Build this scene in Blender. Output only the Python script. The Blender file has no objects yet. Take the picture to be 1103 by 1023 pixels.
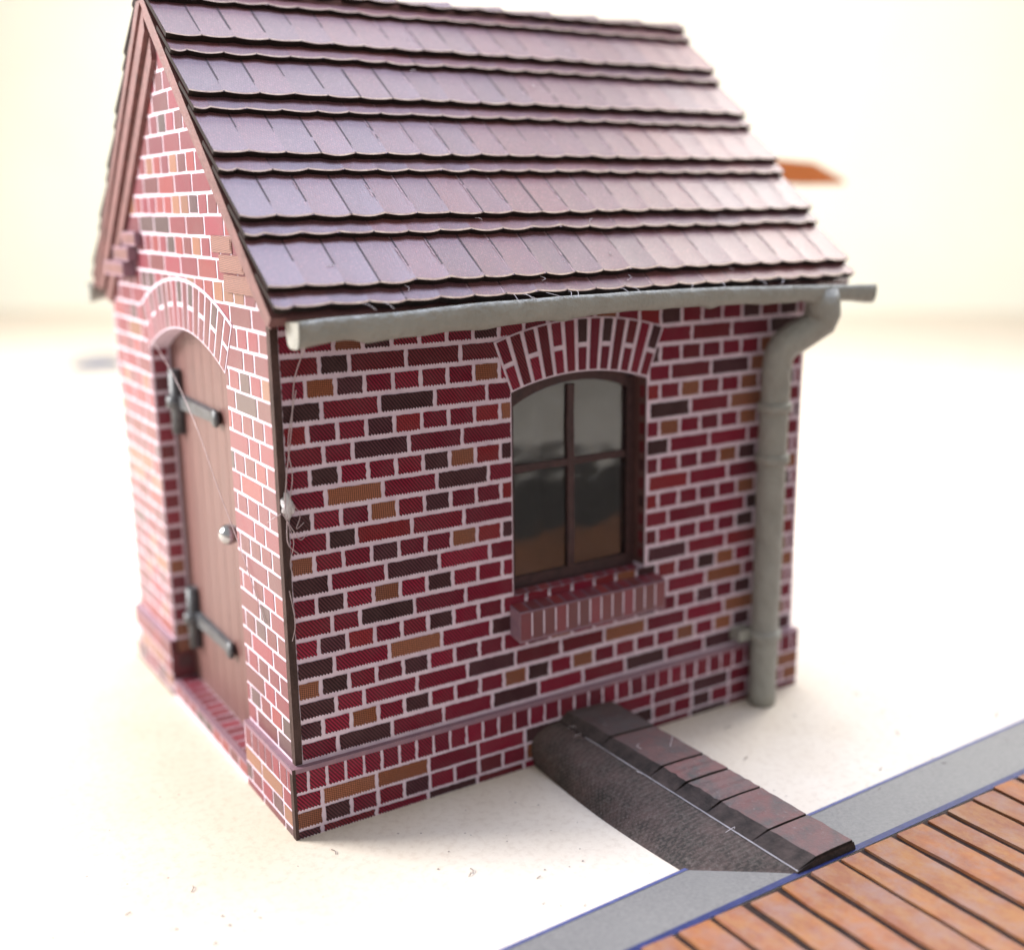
import bpy, bmesh, math, random
from mathutils import Vector, Matrix, noise
random.seed(7)
scene = bpy.context.scene
col = scene.collection

# ------------------------------------------------------------------ dimensions (1 unit ~ 1.3 cm of the card model)
L, D = 3.0, 2.548            # plinth length (window side) and depth (door side)
HP, E = 0.328, 0.028         # plinth height, set-back of the walls
XL, XR = -0.030, 3.105       # roof ends
HR, YE, HE = 3.651, -0.152, 2.2606   # ridge height, eaves y, eaves z (top of slope)
YR = D / 2
SL = math.hypot(YR - YE, HR - HE)
TY, TZ = (YR - YE) / SL, (HR - HE) / SL      # up-slope direction (front slope)
NY, NZ = -TZ, TY                             # outward normal (front slope)

# ------------------------------------------------------------------ helpers
class MB:
    def __init__(self):
        self.v = []; self.f = []; self.m = []; self.uv = []; self.c = []; self.sm = []
    def face(self, pts, mat=0, c=(1, 1, 1, 1), uv=None, smooth=False):
        b = len(self.v); self.v.extend([tuple(p) for p in pts])
        self.f.append(tuple(range(b, b + len(pts)))); self.m.append(mat)
        self.uv.append(uv if uv else [(p[0] + p[1], p[2]) for p in pts]); self.c.append(c); self.sm.append(smooth)
    def box(self, a, b, mat=0, c=(1, 1, 1, 1), tf=None):
        x0, y0, z0 = a; x1, y1, z1 = b
        P = [Vector(p) for p in ((x0,y0,z0),(x1,y0,z0),(x1,y1,z0),(x0,y1,z0),(x0,y0,z1),(x1,y0,z1),(x1,y1,z1),(x0,y1,z1))]
        if tf: P = [tf(p) for p in P]
        for q in ((0,3,2,1),(4,5,6,7),(0,1,5,4),(1,2,6,5),(2,3,7,6),(3,0,4,7)):
            self.face([P[i] for i in q], mat, c)
    def grid(self, rows, mat=0, c=(1, 1, 1, 1), smooth=True, close=False):
        b = len(self.v); n = len(rows[0])
        for r in rows: self.v.extend([tuple(p) for p in r])
        for i in range(len(rows) - 1):
            for j in range(n if close else n - 1):
                k = (j + 1) % n
                ids = (b+i*n+j, b+i*n+k, b+(i+1)*n+k, b+(i+1)*n+j)
                self.f.append(ids); self.m.append(mat); self.c.append(c); self.sm.append(smooth)
                self.uv.append([(self.v[q][0] + self.v[q][1], self.v[q][2]) for q in ids])
    def prism(self, poly, mp, d0, d1, mat=0, c=(1, 1, 1, 1)):
        """2-D outline extruded between the depths d0 (outer) and d1"""
        self.face([mp(u, v, d0) for u, v in poly], mat, c, list(poly))
        self.face([mp(u, v, d1) for u, v in reversed(poly)], mat, c, list(reversed(poly)))
        n = len(poly)
        for i in range(n):
            (a, b), (e, f) = poly[i], poly[(i + 1) % n]
            self.face([mp(a, b, d0), mp(a, b, d1), mp(e, f, d1), mp(e, f, d0)], mat, c)
    def tube(self, pts, rad, mat=0, n=14, cap=True, c=(1, 1, 1, 1)):
        pts = [Vector(p) for p in pts]
        if not hasattr(rad, '__len__'): rad = [rad] * len(pts)
        t0 = (pts[1] - pts[0]).normalized()
        up = Vector((0, 0, 1)) if abs(t0.z) < .8 else Vector((1, 0, 0))
        a = t0.cross(up).normalized(); rows = []
        for i, p in enumerate(pts):
            t = (pts[min(i + 1, len(pts) - 1)] - pts[max(i - 1, 0)]).normalized()
            a = (a - t * a.dot(t)).normalized(); b = t.cross(a)
            rows.append([p + (a * math.cos(2*math.pi*k/n) + b * math.sin(2*math.pi*k/n)) * rad[i] for k in range(n)])
        self.grid(rows, mat, c, True, True)
        if cap:
            self.face(rows[0][::-1], mat, c); self.face(rows[-1], mat, c)
    def build(self, name, mats, parent=None, merge=False, bevel=0):
        me = bpy.data.meshes.new(name); me.from_pydata(self.v, [], self.f)
        for m in mats: me.materials.append(m)
        me.color_attributes.new('Tint', 'FLOAT_COLOR', 'CORNER'); me.uv_layers.new(name='plane')
        uvl = me.uv_layers['plane']; ca = me.color_attributes['Tint']; li = 0
        for p, mi, uv, c, s in zip(me.polygons, self.m, self.uv, self.c, self.sm):
            p.material_index = mi; p.use_smooth = s
            for k in range(p.loop_total):
                uvl.data[li].uv = uv[k]; ca.data[li].color = c; li += 1
        if merge:
            bm = bmesh.new(); bm.from_mesh(me); bmesh.ops.remove_doubles(bm, verts=bm.verts, dist=1e-4)
            bmesh.ops.recalc_face_normals(bm, faces=bm.faces); bm.to_mesh(me); bm.free()
        me.validate(); me.update()
        o = bpy.data.objects.new(name, me); col.objects.link(o)
        if parent: o.parent = parent
        if bevel:
            b = o.modifiers.new('edge', 'BEVEL'); b.width = bevel; b.segments = 2; b.limit_method = 'ANGLE'
        return o

def tag(o, label=None, cat=None, group=None, kind=None):
    if label: o['label'] = label
    if cat: o['category'] = cat
    if group: o['group'] = group
    if kind: o['kind'] = kind
    return o
def empty(name, loc):
    o = bpy.data.objects.new(name, None); o.location = loc; col.objects.link(o); o.empty_display_size = .2; return o

# ------------------------------------------------------------------ materials
def newmat(name):
    m = bpy.data.materials.new(name); m.use_nodes = True
    nt = m.node_tree; nt.nodes.clear()
    out = nt.nodes.new('ShaderNodeOutputMaterial'); b = nt.nodes.new('ShaderNodeBsdfPrincipled')
    nt.links.new(b.outputs[0], out.inputs[0])
    return m, nt, b
def N(nt, t, **kw):
    n = nt.nodes.new(t)
    for k, v in kw.items():
        if k == 'op': n.operation = v
        else: setattr(n, k, v)
    return n
def math_(nt, op, a, b=None, c=None, clamp=False):
    n = nt.nodes.new('ShaderNodeMath'); n.operation = op; n.use_clamp = clamp
    for i, x in enumerate((a, b, c)):
        if x is None: continue
        if isinstance(x, (int, float)): n.inputs[i].default_value = x
        else: nt.links.new(x, n.inputs[i])
    return n.outputs[0]
def mix(nt, fac, a, b, blend='MIX'):
    n = nt.nodes.new('ShaderNodeMix'); n.data_type = 'RGBA'; n.blend_type = blend
    for s, x in ((0, fac), (6, a), (7, b)):
        if isinstance(x, (int, float)): n.inputs[s].default_value = x
        elif isinstance(x, tuple): n.inputs[s].default_value = x if len(x) == 4 else (*x, 1)
        else: nt.links.new(x, n.inputs[s])
    return n.outputs[2]
def noise_(nt, scale, detail=3, rough=.6, coord=None, stretch=None):
    if coord is None:
        tc = N(nt, 'ShaderNodeTexCoord'); coord = tc.outputs['Object']
    if stretch:
        mp = N(nt, 'ShaderNodeMapping'); mp.inputs['Scale'].default_value = stretch; nt.links.new(coord, mp.inputs[0]); coord = mp.outputs[0]
    n = N(nt, 'ShaderNodeTexNoise'); n.inputs['Scale'].default_value = scale; n.inputs['Detail'].default_value = detail; n.inputs['Roughness'].default_value = rough
    nt.links.new(coord, n.inputs['Vector']); return n.outputs['Fac']
def ramp(nt, fac, lo, hi):
    return math_(nt, 'DIVIDE', math_(nt, 'SUBTRACT', fac, lo), hi - lo, clamp=True)
def bump(nt, b, h, strength=.3, dist=.01):
    n = N(nt, 'ShaderNodeBump'); n.inputs['Strength'].default_value = strength; n.inputs['Distance'].default_value = dist
    nt.links.new(h, n.inputs['Height']); nt.links.new(n.outputs[0], b.inputs['Normal'])

def halftone(nt, pitch, ang):
    """printing screen: two crossing line waves over the printed sheet"""
    uv = N(nt, 'ShaderNodeUVMap', uv_map='plane'); s = N(nt, 'ShaderNodeSeparateXYZ'); nt.links.new(uv.outputs[0], s.inputs[0])
    out = []
    for a in (ang, ang + 90):
        ca, sa = math.cos(math.radians(a)), math.sin(math.radians(a))
        t = math_(nt, 'ADD', math_(nt, 'MULTIPLY', s.outputs[0], ca * 2*math.pi/pitch), math_(nt, 'MULTIPLY', s.outputs[1], sa * 2*math.pi/pitch))
        out.append(math_(nt, 'SINE', t))
    return out
def printed(name, pitch=.0125, ang=38, strength=1.0, rough=.5, spec=.35, tint=None, grain=.28):
    """ink on card: tint attribute (alpha = how strongly dotted), halftone screen, fibre grain"""
    m, nt, b = newmat(name)
    if tint is None:
        at = N(nt, 'ShaderNodeVertexColor', layer_name='Tint'); c = at.outputs[0]; alpha = at.outputs[1]
    else:
        rgb = N(nt, 'ShaderNodeRGB'); rgb.outputs[0].default_value = (*tint, 1); c = rgb.outputs[0]; alpha = None
    s1, s2 = halftone(nt, pitch, ang)
    dots = math_(nt, 'MULTIPLY', s1, s2)
    lines = ramp(nt, s1, -.35, .45); dd = ramp(nt, dots, -.25, .25)
    if alpha is not None:
        hf = math_(nt, 'ADD', math_(nt, 'MULTIPLY', lines, alpha), math_(nt, 'MULTIPLY', dd, math_(nt, 'SUBTRACT', 1.0, alpha)))
    else: hf = dd
    dark = mix(nt, 1.0, c, (.24, .3, .33), 'MULTIPLY'); light = mix(nt, 1.0, c, (1.45, 1.25, 1.3), 'MULTIPLY')
    cc = mix(nt, hf, dark, light)
    cc = mix(nt, strength, c, cc)
    g = noise_(nt, 9, 4); cc = mix(nt, math_(nt, 'MULTIPLY', ramp(nt, g, .35, .75), .2), cc, (.16, .1, .1))
    g2 = noise_(nt, 110, 3, .85); cc = mix(nt, math_(nt, 'MULTIPLY', ramp(nt, g2, .52, .72), grain), cc, mix(nt, 1.0, cc, (2.6, 2.5, 2.5), 'MULTIPLY'))
    nt.links.new(cc, b.inputs['Base Color'])
    gr = noise_(nt, 160, 2); b.inputs['Roughness'].default_value = rough; b.inputs['Specular IOR Level'].default_value = spec
    bump(nt, b, gr, .25, .004)
    return m
def simple(name, c1, c2, scale=12, rough=.6, spec=.4, bstr=.3, bscale=90, bdist=.006, metal=0, lo=.3, hi=.7, stretch=None):
    m, nt, b = newmat(name)
    f = ramp(nt, noise_(nt, scale, 5, .65, stretch=stretch), lo, hi)
    nt.links.new(mix(nt, f, c1, c2), b.inputs['Base Color'])
    b.inputs['Roughness'].default_value = rough; b.inputs['Specular IOR Level'].default_value = spec; b.inputs['Metallic'].default_value = metal
    bump(nt, b, noise_(nt, bscale, 3), bstr, bdist)
    return m

M = {}
M['brick'] = printed('printed_brick', strength=.95, rough=.6, spec=.16)
M['brick_plain'] = printed('printed_brick_fine', strength=.2, rough=.38, spec=1.0)
M['mortar'] = simple('mortar_paper', (.74, .61, .69), (.60, .47, .56), 14, .5, .4, .25)
M['ledge'] = simple('mauve_edge', (.30, .17, .20), (.22, .13, .18), 20, .5, .4)
M['seam'] = simple('brown_cut_edge', (.04, .025, .021), (.10, .058, .052), 18, .7, .2, .6, 60, .01, stretch=(1, 1, .3))
M['tile'] = printed('printed_roof_tile', pitch=.014, ang=30, strength=.4, rough=.42, spec=.6, grain=.85)
M['tile_rim'] = simple('tile_paper_rim', (.60, .44, .30), (.30, .17, .13), 30, .6, .4)
M['tile_edge'] = simple('tile_edge_and_shade', (.012, .008, .008), (.03, .018, .014), 30, .8, .2)  # dark cut edge, with the shadow line under each course painted in
M['joint_dark'] = simple('tile_joint_ink', (.035, .02, .025), (.07, .035, .035), 30, .6, .3)
M['joint_light'] = simple('tile_joint_scratch', (.42, .26, .27), (.2, .1, .1), 26, .5, .4)
M['wood'] = simple('brown_trim', (.235, .105, .10), (.13, .06, .056), 16, .45, .45, .4, 70, .008)
M['wood_and_jamb_shade'] = simple('brown_trim_and_jamb_shade', (.07, .035, .03), (.12, .055, .05), 16, .5, .4, .4, 70, .008)
M['frame'] = simple('window_brown', (.075, .034, .034), (.04, .021, .021), 22, .5, .4, .5, 60, .008)
M['door'] = simple('door_paint', (.185, .088, .078), (.12, .058, .054), 8, .42, .5, .3, 60, .006, stretch=(1, 6, .5))
M['iron'] = simple('grey_black_iron', (.028, .029, .033), (.10, .11, .125), 20, .4, .6, .4, 60, .01)
M['knob'] = simple('silver_knob', (.55, .56, .58), (.4, .4, .42), 10, .22, .6, .1, metal=1)
M['grey'] = simple('grey_painted_card', (.27, .265, .235), (.335, .33, .295), 9, .5, .4, .6, 18, .03)
M['corbel'] = printed('corbel_stone', strength=.7, tint=(.25, .13, .10))
M['glue'] = simple('dried_glue', (.75, .72, .72), (.6, .56, .58), 20, .3, .5, .4, 40, .01)
M['foldline'] = simple('worn_fold', (.36, .33, .33), (.16, .14, .14), 9, .5, .4)
M['hair'] = simple('fine_thread', (.6, .48, .5), (.42, .32, .34), 20, .4, .5, .1)

# glass
m, nt, b = newmat('window_film'); M['glass'] = m
b.inputs['Base Color'].default_value = (.8, .85, .85, 1); b.inputs['Transmission Weight'].default_value = 1; b.inputs['Roughness'].default_value = .06
b.inputs['IOR'].default_value = 1.68
bump(nt, b, noise_(nt, 3, 2), .15, .03)

# ramp flank: dark rubble print with green-grey tinge
m, nt, b = newmat('dark_rubble_print'); M['flank'] = m
a = noise_(nt, 5, 6, .7); a2 = noise_(nt, 34, 4, .75); sx = N(nt, 'ShaderNodeSeparateXYZ'); nt.links.new(N(nt, 'ShaderNodeTexCoord').outputs['Object'], sx.inputs[0])
wv = math_(nt, 'MULTIPLY', sx.outputs[2], 300.0)
s1 = math_(nt, 'SINE', math_(nt, 'MULTIPLY', sx.outputs[1], 270.0)); s2 = math_(nt, 'SINE', wv)
c = mix(nt, ramp(nt, a, .38, .62), (.036, .031, .026), (.095, .062, .054))
c = mix(nt, ramp(nt, a2, .5, .75), c, (.12, .10, .085))
c = mix(nt, math_(nt, 'MULTIPLY', ramp(nt, math_(nt, 'MULTIPLY', s1, s2), .0, .4), .30), c, (.16, .115, .10))
a3 = noise_(nt, 95, 2, .8); c = mix(nt, math_(nt, 'MULTIPLY', ramp(nt, a3, .55, .7), .55), c, (.19, .15, .135))
nt.links.new(c, b.inputs['Base Color']); b.inputs['Roughness'].default_value = .7; b.inputs['Specular IOR Level'].default_value = .25
bump(nt, b, a2, .6, .02)
m, nt, b = newmat('coping_brick'); M['coping'] = m
at = N(nt, 'ShaderNodeVertexColor', layer_name='Tint')
a = noise_(nt, 11, 5, .7); a2 = noise_(nt, 45, 4, .7)
c = mix(nt, ramp(nt, a, .42, .68), at.outputs[0], (.075, .065, .062))
c = mix(nt, ramp(nt, a2, .6, .8), c, (.25, .2, .19))
nt.links.new(c, b.inputs['Base Color']); b.inputs['Roughness'].default_value = .6; bump(nt, b, a2, .5, .015)
M['coping_dark'] = simple('coping_side_dark', (.024, .02, .018), (.085, .062, .055), 12, .8, .2, .5, 40, .015)  # near-black brown for the coping's sides, joints and end

# ground: cream card with faint fibres and specks
m, nt, b = newmat('cream_card'); M['ground'] = m
tc = N(nt, 'ShaderNodeTexCoord').outputs['Object']
a = noise_(nt, 2.2, 5, .6, tc); a2 = noise_(nt, 26, 4, .7, tc)
c = mix(nt, ramp(nt, a, .3, .7), (.67, .585, .475), (.715, .64, .54))
c = mix(nt, math_(nt, 'MULTIPLY', ramp(nt, a2, .48, .72), .6), c, (.55, .455, .36))
vo = N(nt, 'ShaderNodeTexVoronoi'); vo.inputs['Scale'].default_value = 11; nt.links.new(tc, vo.inputs['Vector'])
sp = math_(nt, 'LESS_THAN', vo.outputs['Distance'], .065)
gate = math_(nt, 'GREATER_THAN', noise_(nt, 4, 1, .5, tc), .52)
c = mix(nt, math_(nt, 'MULTIPLY', math_(nt, 'MULTIPLY', sp, gate), .7), c, (.30, .23, .20))
nt.links.new(c, b.inputs['Base Color']); b.inputs['Roughness'].default_value = .8; b.inputs['Specular IOR Level'].default_value = .2
bump(nt, b, a2, .2, .006)
M['backdrop'] = simple('cream_wall', (.83, .81, .69), (.85, .835, .73), .35, .9, .1, .0)

# grey path print
m, nt, b = newmat('grey_path_print'); M['path'] = m
a = noise_(nt, 60, 4, .75); a2 = noise_(nt, 3, 4); s1, s2 = halftone(nt, .02, 12)
c = mix(nt, ramp(nt, a, .3, .7), (.135, .13, .125), (.225, .215, .20)); c = mix(nt, math_(nt, 'MULTIPLY', ramp(nt, a2, .4, .7), .5), c, (.20, .195, .18))
c = mix(nt, math_(nt, 'MULTIPLY', ramp(nt, s1, -.2, .3), .22), c, (.13, .125, .12))
nt.links.new(c, b.inputs['Base Color']); b.inputs['Roughness'].default_value = .5; bump(nt, b, a, .3, .006)
M['blue'] = simple('blue_printed_line', (.05, .06, .18), (.09, .105, .25), 25, .5, .4)
M['navy'] = simple('navy_printed_line', (.008, .014, .07), (.02, .03, .14), 25, .5, .4)
# planks
m, nt, b = newmat('orange_plank_print'); M['plank'] = m
at = N(nt, 'ShaderNodeVertexColor', layer_name='Tint')
a = noise_(nt, 9, 5, .7, stretch=(1, .6, 1)); a2 = noise_(nt, 17, 5, .75, stretch=(1, .6, 1)); a3 = noise_(nt, 7, 4, .7)
c = mix(nt, ramp(nt, a, .36, .64), at.outputs[0], (.24, .085, .045))
c = mix(nt, math_(nt, 'MULTIPLY', ramp(nt, a2, .45, .72), .55), c, (.37, .205, .075))
c = mix(nt, math_(nt, 'MULTIPLY', ramp(nt, a3, .45, .68), .6), c, (.27, .175, .155))
nt.links.new(c, b.inputs['Base Color']); b.inputs['Roughness'].default_value = .6; b.inputs['Specular IOR Level'].default_value = .3; bump(nt, b, a2, .5, .012)
M['reflection_strip'] = simple('dark_reflection_strip', (.05, .045, .04), (.09, .075, .06), 6, .8, .2)
M['gap'] = simple('plank_gap', (.02, .012, .01), (.045, .025, .02), 20, .8, .2)
M['stick'] = simple('orange_wood', (.60, .17, .03), (.48, .12, .02), 5, .5, .4, .2, stretch=(.2, 1, 1))
M['stick_dark'] = simple('stick_underside', (.11, .06, .05), (.07, .04, .035), 5, .6, .3, .2)
M['scrap'] = simple('grey_scrap', (.12, .13, .17), (.18, .19, .23), 6, .7, .3)
M['lint'] = simple('lint', (.72, .66, .66), (.6, .52, .52), 10, .6, .3)
M['dust'] = simple('dark_dust', (.16, .12, .11), (.25, .2, .18), 10, .8, .2)

# ------------------------------------------------------------------ brick printing
CRIM = [(.19, .010, .031), (.165, .009, .027), (.215, .012, .034), (.145, .011, .028), (.185, .014, .03)]
DARK = [(.060, .022, .026), (.048, .020, .022), (.072, .024, .032)]
TAN = [(.24, .088, .042), (.215, .085, .046), (.26, .105, .055)]
RED = [(.24, .022, .026), (.22, .022, .028)]
MAR = [(.14, .014, .022), (.12, .016, .024)]
def bcol(ch):
    t = {'C': CRIM, 'D': DARK, 'T': TAN, 'R': RED, 'M': MAR}[ch]
    c = random.choice(t); k = random.uniform(.88, 1.12)
    return (c[0]*k, c[1]*k, c[2]*k, {'T': 0.0, 'R': .55}.get(ch, 1.0))
def rnd(): return random.choices('CDTRM', (62, 14, 6, 8, 10))[0]

def clip(poly, a, b, c):
    """keep the part of poly where a*u + b*v <= c"""
    out = []
    for i in range(len(poly)):
        p, q = poly[i], poly[(i + 1) % len(poly)]
        dp, dq = a*p[0] + b*p[1] - c, a*q[0] + b*q[1] - c
        if dp <= 0: out.append(p)
        if (dp < 0 < dq) or (dq < 0 < dp):
            t = dp / (dp - dq); out.append((p[0] + t*(q[0]-p[0]), p[1] + t*(q[1]-p[1])))
    return out if len(out) > 2 else []
def area(p): return abs(sum(p[i][0]*p[(i+1)%len(p)][1] - p[(i+1)%len(p)][0]*p[i][1] for i in range(len(p)))) / 2

def brick_poly(u0, u1, v0, v1, teeth):
    if not teeth:
        j = lambda: random.uniform(-.002, .002)
        return [(u0+j(), v0+j()), (u1+j(), v0+j()), (u1+j(), v1+j()), (u0+j(), v1+j())]
    p = []; n = max(3, int((u1 - u0) / .0135)); s = (u1 - u0) / n
    for i in range(n):                                        # saw-toothed lower edge left by the printing screen
        p += [(u0 + i*s, v0 + random.uniform(.003, .006)), (u0 + (i + .72)*s, v0 - random.uniform(.001, .004))]
    p.append((u1, v0 + .004)); k = 4; h = (v1 - v0) / k
    for i in range(1, k): p.append((u1 + random.uniform(-.0045, .002), v0 + i*h))
    p.append((u1, v1))
    for i in range(n - 1, 0, -1): p.append((u0 + i*s, v1 + random.uniform(-.0012, .0018)))
    p.append((u0, v1))
    for i in range(k - 1, 0, -1): p.append((u0 + random.uniform(-.002, .0035), v0 + i*h))
    return p

RH, Z0, HW, ORG = .0918, .335, .1312, .029
ROWS = {  # left part of the window side, read off course by course (0 = lowest)
 0: 'CDCCDCCDC', 1: 'DCTCDCCCTDCTC', 2: 'DCCCDMMTCC', 3: 'TDCCDCCCCMTC', 4: 'DCTCDCDC', 5: 'CDRCCDCCC', 6: 'CCDCCCDC', 7: 'CDCTCDCC', 8: 'DCDCCDCC',
 9: 'TCCDCCTRD', 10: 'CDRCCCDC', 11: 'DCCTCDCC', 12: 'CTCDCCCDC', 13: 'CDCCCDTRD', 14: 'CCDCCCCRD', 15: 'RCCDRCCRT', 16: 'DCDCCCDCM', 17: 'CTDCCCCT',
 18: 'MDMMMCDC', 19: 'CCTDCCCDC', 20: 'CDCCDCCC', 21: 'MDMCMMDM', 22: 'CCDCMCC'}
TAIL = {5: 'CDTCDTC', 7: 'CCDCTC', 9: 'CCCTCDC', 11: 'CTDCCC', 13: 'CCTDCD', 15: 'TCCTCDC', 17: 'CCCTMD', 19: 'CCCDMDC', 3: 'CDCDTCC', 1: 'CTDCTC'}
def course(u0, u1, k, rev=False):
    """joints of course k in Flemish-cross style bond"""
    if k % 2: js = [ORG + HW*i for i in range(-1, 60)]
    elif k % 4 == 0: js = [ORG, ORG + 1.5*HW] + [ORG + 1.5*HW + 2*HW*i for i in range(1, 40)]
    else: js = [ORG, ORG + 1.5*HW, ORG + 2.5*HW] + [ORG + 2.5*HW + 2*HW*i for i in range(1, 40)]
    js = sorted(set([u0] + [j for j in js if u0 + .03 < j < u1 - .03] + [u1]))
    return js
def brickwork(mb, mp, u0, u1, k0, k1, keep, mat, teeth=False, script=None, d=.002, gap=1.0, soft=False):
    for k in range(k0, k1):
        js = course(u0, u1, k); n = len(js) - 1
        for i in range(n):
            ch = random.choices('CMDTR', (52, 20, 7, 12, 9))[0] if soft else rnd()
            if script:
                s = ROWS.get(k, '')
                if i < len(s): ch = s[i]
                t = TAIL.get(k, '')
                if t and n - i <= len(t): ch = t[len(t) - (n - i)]
            v0 = Z0 + RH*k + .012*gap + random.uniform(-.0015, .0015); v1 = Z0 + RH*(k + 1) - .009*gap
            poly = brick_poly(js[i] + .0085*(1.15 if soft else 1), js[i+1] - .0085*(1.15 if soft else 1), v0, v1, teeth)
            c = bcol(ch)
            for q in keep(poly, js[i], js[i+1], v0, v1):
                if area(q) > .0004: mb.face([mp(u, v, d) for u, v in q], mat, c, q)

def circ(p, q, r):
    ax, ay = p; bx, by = q; cx, cy = r
    d = 2*(ax*(by-cy) + bx*(cy-ay) + cx*(ay-by))
    ux = ((ax*ax+ay*ay)*(by-cy) + (bx*bx+by*by)*(cy-ay) + (cx*cx+cy*cy)*(ay-by)) / d
    uy = ((ax*ax+ay*ay)*(cx-bx) + (bx*bx+by*by)*(ax-cx) + (cx*cx+cy*cy)*(bx-ax)) / d
    return ux, uy, math.hypot(ax-ux, ay-uy)
def arc_pts(p, q, r, n):
    ux, uy, R = circ(p, q, r); a0 = math.atan2(p[1]-uy, p[0]-ux); a1 = math.atan2(r[1]-uy, r[0]-ux)
    return [(ux + R*math.cos(a0 + (a1-a0)*i/n), uy + R*math.sin(a0 + (a1-a0)*i/n)) for i in range(n + 1)]

front = lambda u, v, d: (u, E - d, v)
gable = lambda u, v, d: (E - d, u, v)
back = lambda u, v, d: (u, D - E + d, v)
right = lambda u, v, d: (L - E + d, u, v)
WALLT = .10

# ------------------------------------------------------------------ the hut
hut = tag(empty('brick_hut', (L/2, D/2, 0)), 'red brick model hut with brown tiled gable roof, arched door and grey gutter', 'hut')
hut.location = (0, 0, 0)

# --- front wall (window side)
WX0, WX1, WB, WS, WC = 1.140, 1.918, .86, 1.838, 1.900
win_in = ((WX0, WS), (1.535, WC), (WX1, WS))
win_out = ((1.050, 2.068), (1.545, 2.150), (2.012, 2.078))
ZT = 2.30
mb = MB()
arcw = arc_pts(*win_in, 16)
mb.prism([(E, .25), (WX0, .25), (WX0, ZT), (E, ZT)], front, 0, -WALLT, 0)
mb.prism([(WX1, .25), (L - E, .25), (L - E, ZT), (WX1, ZT)], front, 0, -WALLT, 0)
mb.prism([(WX0, .25), (WX1, .25), (WX1, WB), (WX0, WB)], front, 0, -WALLT, 0)
mb.prism(arcw + [(WX1, ZT), (WX0, ZT)], front, 0, -WALLT, 0)
def keep_front(poly, u0, u1, v0, v1):
    if u1 < 1.04 or u0 > 2.03 or v0 > WC or v1 < WB - .05: return [poly]
    if v1 < WB + .03: return [poly]
    if v0 < WS - .03:
        return [q for q in (clip(poly, 1, 0, WX0 - .006), clip(poly, -1, 0, -(WX1 + .006))) if q]
    return [q for q in (clip(poly, 1, 0, 1.135), clip(poly, -1, 0, -1.935)) if q]
brickwork(mb, front, E + .024, L - E - .012, 0, 22, keep_front, 1, True, True)
mb.prism([(WX1 - .0012, WB + .03), (WX1 + .0, WB + .03), (WX1, WS - .004), (WX1 - .0012, WS - .004)], front, -.004, -WALLT + .002, 2)  # dark brown strip: shade of the right jamb painted into the opening
# printed reveal inside the opening (right jamb faces the camera)
for k in range(6, 17):
    v0, v1 = max(WB + .05, Z0 + RH*k + .012), min(WS - .01, Z0 + RH*(k+1) - .01)
    if v1 - v0 < .02: continue
    for x, s in ((WX1 - .002, -1), (WX0 + .002, 1)):
        c = bcol(random.choice('MDM')); mb.face([(x, E + .016, v0 + .012), (x, E + .05, v0 + .012), (x, E + .05, v1), (x, E + .016, v1)], 1, c)
mb.build('wall', [M['mortar'], M['brick'], M['wood_and_jamb_shade']], hut)

# window arch: two rings of bricks on end
def ring_arch(name, mp, inn, out, nb, mats, teeth, split=.5, d0=.004, rim=0, flip=False):
    a, b = arc_pts(*inn, nb*6), arc_pts(*out, nb*6); mb = MB()
    mb.prism(a + b[::-1], mp, d0, .0005, 0)
    lerp = lambda p, q, t: (p[0] + (q[0]-p[0])*t, p[1] + (q[1]-p[1])*t)
    for i in range(nb):
        g = .7 if not teeth else .9
        ids = [i*6 + g, i*6 + 3, i*6 + 6 - g]
        def at(arr, x):
            j = min(int(x), len(arr) - 2); return lerp(arr[j], arr[j+1], x - j)
        def cell(t0, t1, ch):
            q = [lerp(at(a, x), at(b, x), t0) for x in ids] + [lerp(at(a, x), at(b, x), t1) for x in reversed(ids)]
            mb.face([mp(u, v, d0 + .002) for u, v in q], 1, bcol(ch), q)
        if i % 2: cell(.03, .97, 'M' if random.random() < .4 else 'C')
        else:
            cell(.03, split - .045, 'C'); cell(split + .045, .97, random.choice('MDMC'))
    if rim:
        c2 = [lerp(p, q, 1 + rim) for p, q in zip(a, b)]
        mb.prism(b + c2[::-1], mp, d0 + .001, .0005, 2)
    return mb.build(name, mats, hut)
ring_arch('window_arch', front, win_in, win_out, 13, [M['mortar'], M['brick']], True)

# corner seams (brown painted cut edges of the folded card)
mb = MB()
rows = []
for i in range(41):
    z = HP + .004 + (2.27 - HP) * i / 40; w = .029 + .004*noise.noise((0, 3, z*5))
    rows.append([(E - .004, E + w + .004, z), (E - .0035, E - .0035, z), (E + w, E - .004, z), (E + w, E + .01, z)])
mb.grid(rows, 0, smooth=False)
mb.build('corner_seam', [M['seam']], hut)

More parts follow.
